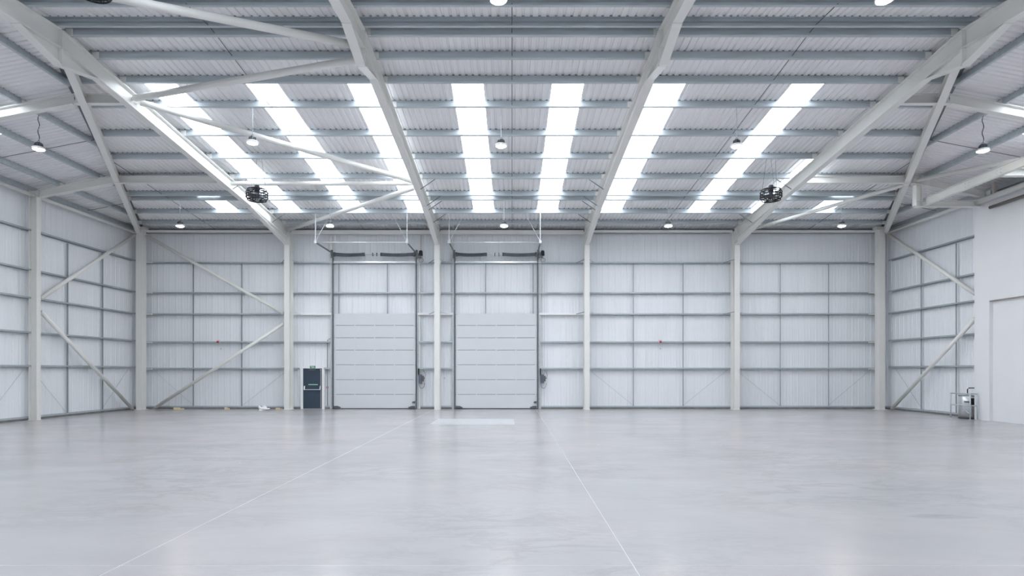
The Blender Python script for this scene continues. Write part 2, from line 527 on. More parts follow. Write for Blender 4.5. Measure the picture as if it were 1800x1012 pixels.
def hip_sheet(y0, y1, xa, xb, sx, lit=False):
    wdt = y1 - y0
    if lit: P = [(0, 0), (wdt, 0)]
    else: P = profile(wdt, max(1, round(wdt / 0.2)), 0.035, 1, 0.085, 0.05)
    us = sorted(set([u for u, v in P] + ([YR - y0] if 0.001 < YR - y0 < wdt - 0.001 else [])))
    PP = [(u, ([v for uu, v in P if abs(uu - u) < 1e-9] or [0.0])[0]) for u in us]
    lo = lambda u: max(xa, hip_x(y0 + u)); hi = lambda u: max(xb, lo(u))
    return sheet(PP, lo, hi, lambda u, r, v: Vector((sx * r, y0 + u, ZR - 0.191 * (r - HX) + PD + v)), DT)
hip_lights = [(17.55, 18.55, 15.65, 19.05), (20.0, 20.95, 17.45, 19.05)]
hl = hip_lights + [(2 * YR - b_, 2 * YR - a, c, d) for a, b_, c, d in hip_lights]  # the mirrored near-side panels are unseen and there to add light
hl.sort()
for sx in (-1, 1):
    cur = YF; seg = []
    for (a, b_, c, d) in hl + [(YW + 0.15, None, None, None)]:
        n = max(1, round(a - cur))
        for i in range(n): seg.append((cur + (a - cur) * i / n, cur + (a - cur) * (i + 1) / n, None))
        if b_ is not None: seg.append((a, b_, (c, d))); cur = b_
    for (a, b_, lt) in seg:
        if lt is None:
            hip_sheet(a, b_, 0, 20.6, sx).build('roof_sheet', M['roof'], ce)
        else:
            hip_sheet(a, b_, 0, lt[0], sx).build('roof_sheet', M['roof'], ce)
            hip_sheet(a, b_, lt[1], 20.6, sx).build('roof_sheet', M['roof'], ce)
            for xq, dq in ((lt[0], -0.03), (lt[1], 0.0)):
                zq = ZR - 0.191 * (xq - HX) + PD
                MB().prism([(0, -0.002), (0.03, -0.002), (0.03, 0.06), (0, 0.06)], (sx * (xq + dq), a, zq), (sx * (xq + dq), b_, zq), (sx, 0, 0), (0, 0, 1)).build('leak_stop', M['galvd'], ce)  # added to block glow from the ends of the hip panes
            win_n += 1
            side = 'above the block wall' if sx > 0 else 'above the open side cladding'
            vis = a > 17
            which = ('higher' if lt[0] < 16 else 'lower') + (', nearer, unseen, added' if not vis else '')
            hip_sheet(a, b_, lt[0], lt[1], sx, True).build('window_%d' % win_n, M['rooflight'], None, label='bright %s rooflight panel in the hip slope %s' % (which, side), category='rooflight', kind='structure')

# ---------------------------------------------------------------- purlins
# sigma-like section: a = horizontal (towards viewer negative), b = vertical from underside
SIG = thick([(0.070, PD - 0.022), (0.070, PD - 0.004), (0.015, PD - 0.004), (0.015, 0.155), (-0.045, 0.135), (-0.045, 0.022), (-0.030, 0.004), (0.045, 0.004), (0.045, 0.022)], 0.006)
def purlin_x(y, x0, x1, sy, lab, group):
    z = z_main(y)
    poly = [(a * sy, b_) for a, b_ in SIG]
    mb = MB().prism(poly, (x0, y, z), (x1, y, z), (0, 1, 0), (0, 0, 1))
    o = mb.build('roof_purlin', M['galv'], None, label=lab, category='purlin', group=group)
    MB().prism([(0.0, 0.003), (0.03, 0.003), (0.03, 0.05), (0.0, 0.05)], (x0 + 0.05, y + sy * 0.03, z + PD - sy * 0 - 0.09 * 0.03), (x1 - 0.05, y + sy * 0.03, z + PD - 0.09 * 0.03), (0, sy, 0), (0, 0, 1)).build('rib_shade_strip', M['galvd'], o)  # dark strip stands in for the shade inside the rib voids
    return o
for i, y in enumerate(far_purlins):
    hx = hip_x(y) - 0.06
    lab = 'galvanised roof purlin, %s below the ridge on the back slope' % ORD[i]
    if y in (27.49, 28.05): lab += ', one of a close pair'
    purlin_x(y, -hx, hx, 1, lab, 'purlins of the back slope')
for i, y in enumerate(near_purlins):
    hx = hip_x(y) - 0.06
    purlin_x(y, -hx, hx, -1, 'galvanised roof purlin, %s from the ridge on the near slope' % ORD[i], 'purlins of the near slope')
for y in unseen_purlins:
    hx = hip_x(y) - 0.06
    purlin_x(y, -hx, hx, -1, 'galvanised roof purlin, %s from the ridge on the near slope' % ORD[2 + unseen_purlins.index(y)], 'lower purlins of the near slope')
for sx in (-1, 1):
    sd = 'block wall' if sx > 0 else 'open cladding'
    for i, x in enumerate(hip_purlins + [20.3]):
        dy = (x - HX) / HK - 0.1
        y1 = min(YR + dy, YW - 0.1); y0 = max(YR - dy, YF + 0.1)
        z = z_hip(x)
        poly = [(a * sx, b_) for a, b_ in SIG]
        lab = ('galvanised hip-slope purlin on the %s side, %s below the ridge' % (sd, ORD[i])) if i < 4 else 'dark eaves purlin above the tie on the %s side' % sd
        hp = MB().prism(poly, (sx * x, y0, z), (sx * x, y1, z), (1, 0, 0), (0, 0, 1))
        hp = hp.build('roof_purlin', M['galv'], None, label=lab, category='purlin', group='purlins of the hip slopes')
        if i < 4:
            MB().prism([(0.0, 0.003), (0.03, 0.003), (0.03, 0.05), (0.0, 0.05)], (sx * (x + 0.03), y0 + 0.1, z + PD - 0.006), (sx * (x + 0.03), y1 - 0.1, z + PD - 0.006), (sx, 0, 0), (0, 0, 1)).build('rib_shade_strip', M['galvd'], hp)  # rib-void shade again as a dark strip, on the hip slopes
# eaves purlin along the back wall
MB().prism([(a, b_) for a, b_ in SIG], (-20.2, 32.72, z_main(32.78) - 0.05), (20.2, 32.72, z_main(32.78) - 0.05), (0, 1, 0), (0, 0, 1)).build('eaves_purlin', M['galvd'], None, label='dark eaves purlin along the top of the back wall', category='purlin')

# sag rods in the roof
for x, where in ((-16, 'over the braced bay'), (-8, 'over the bay with the dark exit door'), (0, 'over the middle bay'), (8, 'over the bay of the second caged fan'), (16, 'over the bay by the block wall')):
    ys = [y for y in near_purlins[::-1] + far_purlins if hip_x(y) > abs(x) + 0.1]
    pts = []
    if abs(x) > HX: ys = [hip_y(x) + 0.3] + ys
    for y in ys: pts.append((x + 0.0, y, z_main(y) + 0.07))
    pts.append((x, 32.5, z_main(32.5) + 0.07))
    MB().tube(pts, 0.011, 6).build('sag_rod', M['dgrey'], None, label='thin dark sag rod threading the roof purlins ' + where, category='rod', group='roof sag rods')
for sx in (-1, 1):
    for y in (22.2, 28.6):
        xa = hip_x(y) + 0.1
        MB().tube([(sx * xa, y, z_hip(xa) + 0.07), (sx * 20.2, y, z_hip(20.2) + 0.07)], 0.011, 6).build('sag_rod', M['dgrey'], None, label='thin dark hip-slope sag rod %s, %s' % ('above the block wall' if sx > 0 else 'above the open cladding', 'near the corner' if y > 25 else 'between the sloping hip beams'), category='rod', group='roof sag rods')

# ---------------------------------------------------------------- portal frames
RD = 0.50; RW = 0.24
def plate_tri(mb, x, pts, t):
    """vertical plate in the plane x = const; pts are (y, z)"""
    mb.loft([[Vector((x - t / 2, y, z)) for y, z in pts], [Vector((x + t / 2, y, z)) for y, z in pts]])
def flange_strip(mb, x, pts, wdt, t):
    """flange plate following pts (y, z), its top face on the line"""
    a = [Vector((x - wdt / 2, y, z)) for y, z in pts]; 
    rings = [[Vector((x - wdt / 2, y, z)), Vector((x + wdt / 2, y, z)), Vector((x + wdt / 2, y, z - t)), Vector((x - wdt / 2, y, z - t))] for y, z in pts]
    mb.loft(rings)
def portal(x, lab, fly):
    t = thing('portal_frame', lab, 'portal frame', (x, YB, 0), 'portal frames')
    inn = -1 if x > 0 else 1
    cr = M['cream']
    # columns (far one stands at the back wall, near one behind the viewpoint)
    for yc0, yc1, in ((YB, 32.6), (YF + 0.62, YF + 0.04)):
        zt = z_main(32.3) - 0.03
        pol = I_poly(abs(yc1 - yc0), 0.28, 0.025, 0.016)
        d = 1 if yc1 > yc0 else -1
        MB().prism([(a, -b_ * d) for a, b_ in pol], (x, yc0, 0), (x, yc0, zt), (1, 0, 0), (0, 1, 0)).build('column', cr, t)
        MB().box(x - 0.17, x + 0.17, min(yc0, yc1) - 0.03, max(yc0, yc1) + 0.03, 0.0, 0.022).build('base_plate', cr, t)
    for sy in (1, -1):
        ye = YB + 0.02 if sy > 0 else 2 * YR - YB - 0.02
        top = lambda y: z_main(y) - 0.012
        MB().prism(I_poly(RD, RW), (x, YR, top(YR)), (x, ye, top(ye)), (1, 0, 0), (0, 0, 1)).build('rafter', cr, t)
        # knee haunch
        yk = YR + sy * (27.4 - YR); zb = top(ye) - RD - 0.36
        mb = MB(); plate_tri(mb, x, [(yk, top(yk) - RD + 0.01), (ye, top(ye) - RD + 0.01), (ye, zb)], 0.014)
        flange_strip(mb, x, [(yk - sy * 0.05, top(yk) - RD), (ye, zb)], RW, 0.022)
        mb.build('knee_haunch', cr, t)
        MB().box(x - RW / 2 - 0.01, x + RW / 2 + 0.01, ye - 0.0, ye - sy * 0.03, zb - 0.02, top(ye)).build('end_plate', cr, t)
        # apex haunch
        ya = YR + sy * 1.35
        mb = MB(); zl = top(YR) - RD - 0.44
        plate_tri(mb, x, [(YR, zl), (ya, top(ya) - RD + 0.01), (YR, top(YR) - RD + 0.01)], 0.014)
        flange_strip(mb, x, [(YR, zl), (ya + sy * 0.04, top(ya) - RD)], RW, 0.022)
        mb.build('apex_haunch', cr, t)
        MB().box(x - RW / 2, x + RW / 2, YR + sy * 0.002, YR + sy * 0.03, zl - 0.04, top(YR) + 0.0).build('end_plate', cr, t)
        # stiffeners on the rafter where the bracing lands
        for yy in (27.4,):
            y_ = YR + sy * (yy - YR)
            for s_ in (-1, 1):
                MB().box(x + s_ * 0.008, x + s_ * (RW / 2 - 0.005), y_ - 0.008, y_ + 0.008, top(y_) - RD + 0.02, top(y_) - 0.022).build('web_stiffener', cr, t)
    # cleats carrying the purlins
    for y in far_purlins + near_purlins:
        sy = 1 if y > YR else -1
        MB().box(x + inn * 0.02, x + inn * 0.20, y - sy * 0.064, y - sy * 0.051, z_main(y) - 0.01, z_main(y) + 0.17).build('cleat', cr, t)
    # fly braces from the rafter's bottom flange to the purlins
    for y in fly:
        MB().tube([(x + inn * 0.10, y, z_main(y) - RD + 0.05), (x + inn * 0.72, y + 0.02, z_main(y) - 0.02)], 0.018, 5).build('fly_brace', M['galvd'], t)
    for z in (7.95, 5.16):
        for s_ in (-1, 1):
            MB().tube([(x + s_ * 0.13, YB + 0.05, z + 0.06), (x + s_ * 0.52, YW - 0.20, z - 0.01)], 0.016, 5).build('rail_brace', M['gal_bright'] if s_ > 0 else M['galvd'], t)
    return t
FLY4 = [25.58, 27.49, 28.05, 29.78]
portal(-12, 'cream steel portal frame whose column stands beside the dark exit door', [25.58, 29.78])
portal(-4, 'cream steel portal frame standing between the two sectional doors', FLY4)
portal(4, 'cream steel portal frame past the sectional doors, slim column with no diagonal tubes', FLY4)
portal(12, 'cream steel portal frame with dark caged fan beside it, nearest the block wall', [25.58, 29.78])

# ---------------------------------------------------------------- corner frames and gable frames
def sloped_I(mb, p0, p1, d, bw):
    p0, p1 = Vector(p0), Vector(p1)
    s = (p1 - p0).cross(Vector((0, 0, 1))).normalized()
    mb.prism(I_poly(d, bw, 0.018, 0.012), p0, p1, s, (0, 0, 1))
    return mb
for sx in (-1, 1):
    where = 'in the corner beside the railed water unit' if sx > 0 else 'in the corner where two braced walls meet'
    t = thing('corner_frame', 'cream corner column with sloping hip rafter ' + where, 'steel frame', (sx * 19.88, YB, 0), 'corner frames')
    c = 19.72 if sx > 0 else 19.88
    mb = MB().prism([(a, -b_) for a, b_ in I_poly(0.40, 0.31, 0.03, 0.31)], (sx * c, YB, 0), (sx * c, YB, z_main(32.4) - 0.05), (1, 0, 0), (0, 1, 0))
    mb.build('column', M['cream'], t)
    MB().box(sx * c - 0.26, sx * c + 0.26, YB - 0.04, YB + 0.44, 0, 0.022).build('base_plate', M['cream'], t)
    yt = 32.15
    MB().box(sx * c - 0.30, sx * c + 0.30, YB + 0.02, YB + 0.36, z_main(32.4) - 0.05, z_main(32.4) + 0.12).build('head_plate', M['cream'], t)
    sloped_I(MB(), (sx * hip_x(yt), yt, z_main(yt) - 0.01), (sx * (HX - 0.30), YR + 0.1, ZR - 0.10), 0.26, 0.22).build('hip_rafter', M['cream'], t)
    # cleats beside the hip rafter
    for y in far_purlins[1:]:
        hx = hip_x(y)
        MB().box(sx * (hx - 0.30), sx * (hx - 0.10), y - 0.064, y - 0.051, z_main(y) - 0.01, z_main(y) + 0.16).build('cleat', M['cream'], t)
    for z in (7.95, 6.31, 5.16, 3.64, 2.20):
        MB().box(sx * (c - 0.42), sx * (c + 0.42), YB + 0.41, YB + 0.53, z - 0.05, z + 0.0).build('rail_bracket', M['cream'], t)
    for i, y in enumerate(GY + [12.75]):
        w2 = ['nearest the back corner', 'one bay from the corner', 'two bays from the corner'][i]
        side = 'above the block wall' if sx > 0 else 'on the open cladding side'
        t = thing('gable_frame', 'cream gable frame and jack rafter %s, %s' % (side, w2), 'steel frame', (sx * 20.05, y, 0), 'gable frames')
        zc = z_hip(20.0) - 0.02
        if sx < 0 or True:
            xo = 19.93 if sx < 0 else 20.06
            pol = [(a, b_) for a, b_ in I_poly(0.34, 0.22, 0.025, 0.016)]
            # web faces the viewer, inner flange faces the hall
            MB().prism([(b_ * -sx * -1, a) for a, b_ in pol], (sx * (xo + 0.34), y, 0), (sx * (xo + 0.34), y, zc), (1, 0, 0), (0, 1, 0)).build('column', M['cream'], t)
            MB().box(sx * (xo - 0.03), sx * (xo + 0.36), y - 0.14, y + 0.14, 0, 0.022).build('base_plate', M['cream'], t)
        hx = hip_x(y)
        sloped_I(MB(), (sx * 19.90, y, z_hip(19.9) - 0.012), (sx * (hx + 0.02), y, z_hip(hx) - 0.012), 0.32, 0.20).build('jack_rafter', M['cream'], t)
        if y > YR:
            sloped_I(MB(), (sx * (hx - 0.02), y, z_main(y) - 0.012), (sx * 12.02, y, z_main(y) - 0.012), 0.30, 0.20).build('strut_beam', M['cream'], t)
        for px in hip_purlins:
            if px > hx + 0.2:
                MB().box(sx * (px - 0.064), sx * (px - 0.051), y + 0.0, y + 0.18, z_hip(px) - 0.01, z_hip(px) + 0.17).build('cleat', M['cream'], t)

# ---------------------------------------------------------------- eaves ties
bays = [(-19.65, -12.15), (-11.85, -4.15), (-3.85, 3.85), (4.15, 11.85), (12.15, 19.6)]
BN = ['over the braced bay', 'over the exit door and first sectional door', 'over the second sectional door', 'over the bay next to the second sectional door', 'over the last bay before the block wall']
for i, (a, b_) in enumerate(bays):
    h = 0.20 if i in (1, 2) else 0.11
    MB().prism([(-0.08, 0), (0.08, 0), (0.08, -h), (-0.08, -h)], (a, 32.35, 9.63), (b_, 32.35, 9.63), (0, 1, 0), (0, 0, 1)).build('eaves_tie', M['cream'], None, label='cream eaves tie beam ' + BN[i], category='tie beam', group='eaves ties of the back wall')
for sx in (-1, 1):
    ys = [31.95, 25.45, 25.15, 19.2, 18.9, 12.9]
    for k in range(0, 6, 2):
        if sx > 0 and k > 0: continue
        MB().tube([(sx * 20.02, ys[k], 9.42), (sx * 20.02, ys[k + 1], 9.42)], 0.075, 10).build('eaves_tie', M['cream'], None, label='cream tubular eaves tie along the %s, %s' % ('wall above the railed water unit' if sx > 0 else 'open side cladding', ['in the corner bay', 'in the second bay', 'in the third bay'][k // 2]), category='tie beam', group='eaves ties of the side walls')

# ---------------------------------------------------------------- bracing tubes
def brace(p0, p1, r, lab):
    p0, p1 = Vector(p0), Vector(p1); d = (p1 - p0).normalized()
    t = thing('bracing_tube', lab, 'bracing tube', p0 if p0.z < p1.z else p1, 'cream bracing tubes')
    MB().tube([p0, p1], r, 14).build('tube', M['cream'], t)
    for p, s_ in ((p0, -1), (p1, 1)):
        c = p + d * s_ * 0.10
        u = Vector((0, 0, 1)) if abs(d.z) < 0.3 else d.cross(Vector((0, 1, 0)) if abs(d.y) < 0.5 else Vector((1, 0, 0))).cross(d)
        u.normalize()
        n_ = d.cross(u).normalized()
        mb = MB().prism([(-0.07, -0.01), (0.07, -0.01), (0.07, 0.01), (-0.07, 0.01)], p - d * s_ * 0.05, c + d * s_ * 0.06, u, n_)
        mb.build('gusset', M['cream'], t)
rb = 0.10
brace((-19.6, 32.2, 9.32), (-12.25, 32.2, 5.15), 0.085, 'cream diagonal tube falling across the top of the braced back bay')
brace((-19.15, 32.25, 0.1), (-12.25, 32.25, 4.60), 0.085, 'cream diagonal tube rising from the floor across the braced back bay')
brace((-20.05, 31.85, 9.25), (-20.05, 25.55, 5.15), 0.085, 'cream diagonal tube across the upper part of the open side wall')
brace((-20.05, 31.7, 0.1), (-20.05, 25.55, 4.60), 0.085, 'cream diagonal tube from the floor across the open side wall')
brace((20.0, 31.8, 9.25), (20.0, 25.92, 5.39), 0.085, 'cream diagonal tube falling behind the block wall from the corner top')
brace((20.0, 31.6, 0.1), (20.0, 25.92, 4.325), 0.085, 'cream diagonal tube from the floor corner passing above the railed water unit')
zz = lambda y, d=0.33: z_main(y) - d
brace((-11.85, 19.15, zz(19.1, 0.20)), (-4.15, 25.0, zz(25.0)), rb, 'long cream roof tube descending past the first hanging lamp')
brace((-4.17, 25.35, zz(25.3, 0.30)), (-11.85, 25.35, zz(25.3, 0.30)), rb * 0.9, 'horizontal cream roof tube spanning between two rafters above the caged fan')
brace((-4.15, 25.7, zz(25.7)), (-11.85, 31.8, zz(31.8, 0.16)), rb, 'cream roof tube running down to the column beside the exit door')
brace((-4.15, 16.2, zz(16.2, 0.62)), (-11.85, 18.9, zz(18.9, 0.20)), rb, 'cream roof tube rising to the ridge from the rafter over the exit door')
brace((-4.15, 15.6, zz(15.6, 0.55)), (-11.85, 12.6, zz(12.6, 0.22)), rb, 'cream roof tube crossing the top of the view towards the ridge')
brace((16.6, 25.5, zz(25.3, 0.32)), (12.15, 31.7, zz(31.8, 0.30)), rb * 0.85, 'cream roof tube falling from the hip to the column nearest the block wall')
brace((16.95, 25.1, z_hip(16.95) - 0.20), (19.85, 19.25, z_hip(19.85) - 0.15), rb * 0.85, 'slim cream roof tube crossing in front of the lamp above the block wall')

# ---------------------------------------------------------------- sheeting rails and sag bars
RAILZ = [2.20, 3.64, 5.16, 6.31, 7.95]
CH = thick([(-0.20, 0.0), (-0.20, 0.075), (0.0, 0.075), (0.0, 0.0)], 0.008)   # (depth, z) opening downwards
RAILORD = ['lowest', 'second', 'third', 'fourth', 'top']
def rail_back(x0, x1, z, lab):
    pol = thick([(0.0, -0.035), (-0.005, 0.035), (-0.19, 0.035), (-0.195, -0.035)], 0.008)
    MB().prism(pol, (x0, YW - 0.022, z), (x1, YW - 0.022, z), (0, 1, 0), (0, 0, 1)).build('sheeting_rail', M['galvm'], None, label=lab, category='rail', group='sheeting rails of the back wall')
D1 = (-9.72, -5.22); D2 = (-3.10, 1.38)
for i, z in enumerate(RAILZ):
    o = RAILORD[i]
    if i >= 3:
        rail_back(-20.1, 20.1, z, 'galvanised sheeting rail running the full back wall, %s' % ('topmost of all' if i == 4 else 'just below the topmost'))
    else:
        if i == 2:
            rail_back(-20.1, -12.2, z, 'third galvanised back wall rail up, in the braced bay only')
            rail_back(4.2, 20.1, z, 'third galvanised back wall rail up, in the two bays before the block wall')
            for a, b_, lb in ((-11.84, D1[0] - 0.10, 'from the exit door column to the first sectional door'), (D1[1] + 0.10, D2[0] - 0.10, 'between the two sectional doors'), (D2[1] + 0.10, 3.84, 'from the second sectional door to the next column')):
                MB().prism(thick([(0.0, -0.05), (0.0, 0.06), (0.17, 0.06), (0.17, -0.05)], 0.01), (a, 32.64, z + 0.0), (b_, 32.64, z + 0.0), (0, 1, 0), (0, 0, 1)).build('door_head_rail', M['white'], None, label='white door-head rail ' + lb, category='rail', group='door head rails')
            continue
        if i == 0:
            rail_back(-20.1, -11.62, z, 'lowest galvanised back wall rail in the braced bay, ending at the exit door')
            rail_back(-10.22, D1[0] - 0.12, z, 'lowest galvanised back wall rail, short length between exit door and sectional door')
        else:
            rail_back(-20.1, D1[0] - 0.12, z, '%s back wall rail up, from braced bay to first sectional door' % o)
        rail_back(D1[1] + 0.12, D2[0] - 0.12, z, '%s back wall rail up, short length between the sectional doors' % o)
        rail_back(D2[1] + 0.12, 20.1, z, '%s back wall rail up, from second sectional door to corner' % o)
def rail_side(sx, y0, y1, z, lab):
    pol = [(a * sx, b_) for a, b_ in thick([(0.0, -0.035), (-0.005, 0.035), (-0.19, 0.035), (-0.195, -0.035)], 0.008)]
    MB().prism(pol, (sx * (XW - 0.022), y0, z), (sx * (XW - 0.022), y1, z), (1, 0, 0), (0, 0, 1)).build('sheeting_rail', M['galvm'], None, label=lab, category='rail', group='sheeting rails of the side walls')
for i, z in enumerate([2.28, 3.69, 5.15, 6.33, 8.0]):
    rail_side(-1, 12, 32.3, z, '%s galvanised sheeting rail up the open side wall' % RAILORD[i])
    rail_side(1, 25.95, 32.3, z, '%s galvanised sheeting rail up the wall beside the block wall' % RAILORD[i])
def sagbar(x, y, z0, z1, lab):
    MB().prism(thick([(-0.035, -0.03), (0.0, -0.03), (0.0, 0.03)], 0.01), (x, y, z0), (x, y, z1), (1, 0, 0), (0, 1, 0)).build('sag_bar', M['galvb'], None, label=lab, category='sag bar', group='upright sag bars')
yb_ = YW - 0.12
for x, lb in ((-17.35, 'in the braced bay, nearer the corner'), (-14.72, 'in the braced bay, nearer the exit door'), (6.62, 'in the bay past the second sectional door, nearer the door'), (9.33, 'in the bay past the second sectional door, farther from the door'),
              (14.62, 'in the last back bay, nearer the middle'), (17.25, 'in the last back bay, nearer the corner')):
    sagbar(x, yb_, 0.156, 7.90, 'galvanised upright sag bar ' + lb)
for x, lb in ((-9.42, 'above the first sectional door beside its exit door track'), (-6.77, 'above the middle of the first sectional door'), (-1.42, 'above the middle of the second sectional door'), (1.16, 'above the second sectional door beside its control box track')):
    sagbar(x, yb_, 5.16, 7.90, 'galvanised upright sag bar ' + lb)
for sx in (-1, 1):
    for y, lb in ((29.85, 'nearer the corner'), (27.5, 'farther from the corner')):
        sagbar(sx * (XW - 0.12), y, 0.156, 7.90, 'galvanised upright sag bar on the %s, %s' % ('wall by the railed water unit' if sx > 0 else 'open side wall', lb))
for y in (23.2, 21.1):
    sagbar(-(XW - 0.12), y, 0.156, 7.90, 'galvanised upright sag bar on the open side wall past the gable column, %s' % ('first' if y > 22 else 'second'))
# thin diagonal ties in the bottom row
def wire(p0, p1, lab):
    MB().tube([p0, p1], 0.009, 5).build('diagonal_tie', M['galv'], None, label=lab, category='tie rod', group='thin diagonal wall ties')
yw2 = YW - 0.06
wire((-19.6, yw2, 2.15), (-17.4, yw2, 0.2), 'thin diagonal tie at the foot of the braced back bay, by the corner')
wire((-12.2, yw2, 2.15), (-14.7, yw2, 0.2), 'thin diagonal tie at the foot of the braced back bay, by the exit door')
wire((4.2, yw2, 2.15), (6.6, yw2, 0.2), 'thin diagonal tie at the foot of the wall past the second sectional door, first')
wire((11.8, yw2, 2.15), (9.36, yw2, 0.2), 'thin diagonal tie at the foot of the wall past the second sectional door, second')
wire((12.2, yw2, 2.15), (14.6, yw2, 0.2), 'thin diagonal tie at the foot of the last back bay, nearer the middle')
wire((19.6, yw2, 2.15), (17.28, yw2, 0.2), 'thin diagonal tie at the foot of the last back bay, nearer the corner')
wire((-20.39, 31.9, 2.15), (-20.39, 29.9, 0.2), 'thin diagonal tie at the foot of the open side wall, by the corner')
wire((-20.39, 25.5, 2.15), (-20.39, 27.45, 0.2), 'thin diagonal tie at the foot of the open side wall, by the gable column')
wire((-20.39, 25.1, 2.15), (-20.39, 23.25, 0.2), 'thin diagonal tie at the foot of the open side wall, past the gable column')
wire((20.39, 31.9, 2.15), (20.39, 29.9, 0.2), 'thin diagonal tie at the foot of the wall behind the railed water unit')

# ---------------------------------------------------------------- sectional doors
def sectional_door(n, x0, x1, lab, motor_right=True):
    YD = 32.66
    t = thing('door_%d' % n, lab, 'sectional door', ((x0 + x1) / 2, YD, 0), None, 'structure')
    zs = [0.04, 0.80, 1.60, 2.41, 3.21, 3.88, 4.55, 5.20]
    wdt = x1 - x0
    for i in range(7):
        a, b_ = zs[i], zs[i + 1] - 0.022
        mb = MB()
        # sandwich panel with slim rounded lips top and bottom
        prof = [(0.0, a + 0.012), (0.012, a), (0.05, a), (0.05, b_), (0.012, b_), (0.0, b_ - 0.012)]
        mb.prism(prof, (x0, YD, 0), (x1, YD, 0), (0, 1, 0), (0, 0, 1))
        p = mb.build('door_panel', M['door'], t)
        if i < 6:
            MB().box(x0, x1, YD + 0.016, YD + 0.045, b_ + 0.001, zs[i + 1] - 0.001).build('joint_seal', M['seam'], p)
            for k in range(5):
                hx = x0 + 0.07 + (wdt - 0.14) * k / 4
                MB().box(hx - 0.035, hx + 0.035, YD - 0.012, YD - 0.001, zs[i + 1] - 0.075, zs[i + 1] + 0.055).build('hinge', M['door'] if 0 < k < 4 else M['gal_bright'], p)
        for s_, xe in ((1, x0), (-1, x1)):
            MB().tube([(xe + s_ * 0.05, YD - 0.03, zs[i + 1] - 0.05), (xe - s_ * 0.04, YD - 0.03, zs[i + 1] - 0.05)], 0.022, 8).build('roller', M['gal_bright'], p)
    MB().box(x0, x1, YD + 0.005, YD + 0.045, 0.002, 0.04).build('bottom_seal', M['seal'], t)
    for s_, xe in ((-1, x0), (1, x1)):
        # vertical track with angle
        MB().box(xe + s_ * 0.005, xe + s_ * 0.075, YD - 0.06, YD - 0.005, 0.0, 8.28).build('track', M['dgrey'], t)
        MB().box(xe + s_ * 0.08, xe + s_ * 0.17, YD + 0.0, YD + 0.03, 0.0, 8.28).build('track_angle', M['galv'], t)
        # curved and horizontal track
        pts = [(xe + s_ * 0.04, YD - 0.04, 8.1)]
        for k in range(7):
            a = math.pi / 2 * k / 6
            pts.append((xe + s_ * 0.04, YD - 0.04 - 0.35 * (1 - math.cos(a)), 8.1 + 0.35 * math.sin(a)))
        pts.append((xe + s_ * 0.04, 29.72, 8.43))
        MB().tube(pts, 0.04, 6).build('horizontal_track', M['galvd'], t)
        MB().box(xe + s_ * 0.04 - 0.06, xe + s_ * 0.04 + 0.06, 29.68, 29.80, 8.38, 8.52).build('track_end_bracket', M['gal_bright'], t)
        # hangers up to the purlin
        hz = z_main(29.78)
        MB().box(xe + s_ * 0.04 - 0.02, xe + s_ * 0.04 + 0.02, 29.74, 29.765, 8.45, hz).build('hanger', M['gal_bright'], t)
        MB().tube([(xe + s_ * 0.04, 29.75, 8.48), (xe - s_ * 0.72, 29.75, hz - 0.01)], 0.016, 5).build('hanger_strut', M['gal_bright'], t)
        # bearing plate, drum, bottom bracket
        MB().box(xe + s_ * 0.01, xe + s_ * 0.13, YD - 0.14, YD - 0.10, 8.18, 8.62).build('bearing_plate', M['dgrey'], t)
        MB().tube([(xe - s_ * 0.02, YD - 0.12, 8.38), (xe - s_ * 0.10, YD - 0.12, 8.38)], 0.12, 16).build('cable_drum', M['dgrey'], t)
        MB().prism([(0, 0), (0.34, 0), (0.38, 0.05), (0.2, 0.12), (0, 0.12)], (xe - s_ * 0.02, YD - 0.06, 0.05), (xe - s_ * 0.02, YD - 0.012, 0.05), (-s_, 0, 0), (0, 0, 1)).build('bottom_bracket', M['dgrey'], t)
        if s_ > 0:
            MB().prism([(0, 0), (0.16, 0.02), (0.16, 0.10), (0, 0.14)], (xe - 0.02, YD - 0.06, 0.30), (xe - 0.02, YD - 0.012, 0.30), (-1, 0, 0), (0, 0, 1)).build('safety_latch', M['dgrey'], t)
    MB().tube([(x0 - 0.2, YD - 0.12, 8.38), (x1 + 0.25, YD - 0.12, 8.38)], 0.022, 8).build('shaft', M['gal_bright'], t)
    L_ = [(x0 + 0.12, x0 + 1.68), (x1 - 1.85, x1 - 0.10)]
    for a, b_ in L_:
        mb = MB(); pts = []
        ncoil = 40
        for k in range(ncoil * 6 + 1):
            an = 2 * math.pi * k / 6
            xx = a + (b_ - a) * k / (ncoil * 6)
            sag = -0.035 * math.sin(math.pi * (xx - a) / (b_ - a))
            pts.append((xx, YD - 0.12 + 0.085 * math.cos(an), 8.38 + sag + 0.085 * math.sin(an)))
        mb.tube(pts, 0.021, 4)
        mb.build('torsion_spring', M['galvd'], t)
        for xx in (a, b_):
            MB().tube([(xx - 0.03, YD - 0.12, 8.38), (xx + 0.03, YD - 0.12, 8.38)], 0.095, 14).build('spring_plug', M['dgrey'], t)
    for xx in (x0 + 2.14, x0 + 2.36):
        MB().box(xx - 0.022, xx + 0.022, YD - 0.15, YD - 0.0, 8.30, 8.46).build('centre_bearing', M['dgrey'], t)
    MB().box(x0 - 0.02, x1 + 0.02, YD - 0.03, YD + 0.05, 7.94, 8.02).build('back_bar', M['gal_bright'], t)
    MB().tube([(x0 + 0.0, 29.74, 8.43), (x1 - 0.0, 29.74, 8.43)], 0.018, 8).build('cross_bar', M['gal_bright'], t)
    # operator on the shaft end
    MB().lathe((x1 + 0.30, YD - 0.13, 8.30), [(0.02, 0), (0.10, 0.01), (0.10, 0.22), (0.07, 0.28), (0.02, 0.29)], 16).build('operator_motor', M['black'], t)
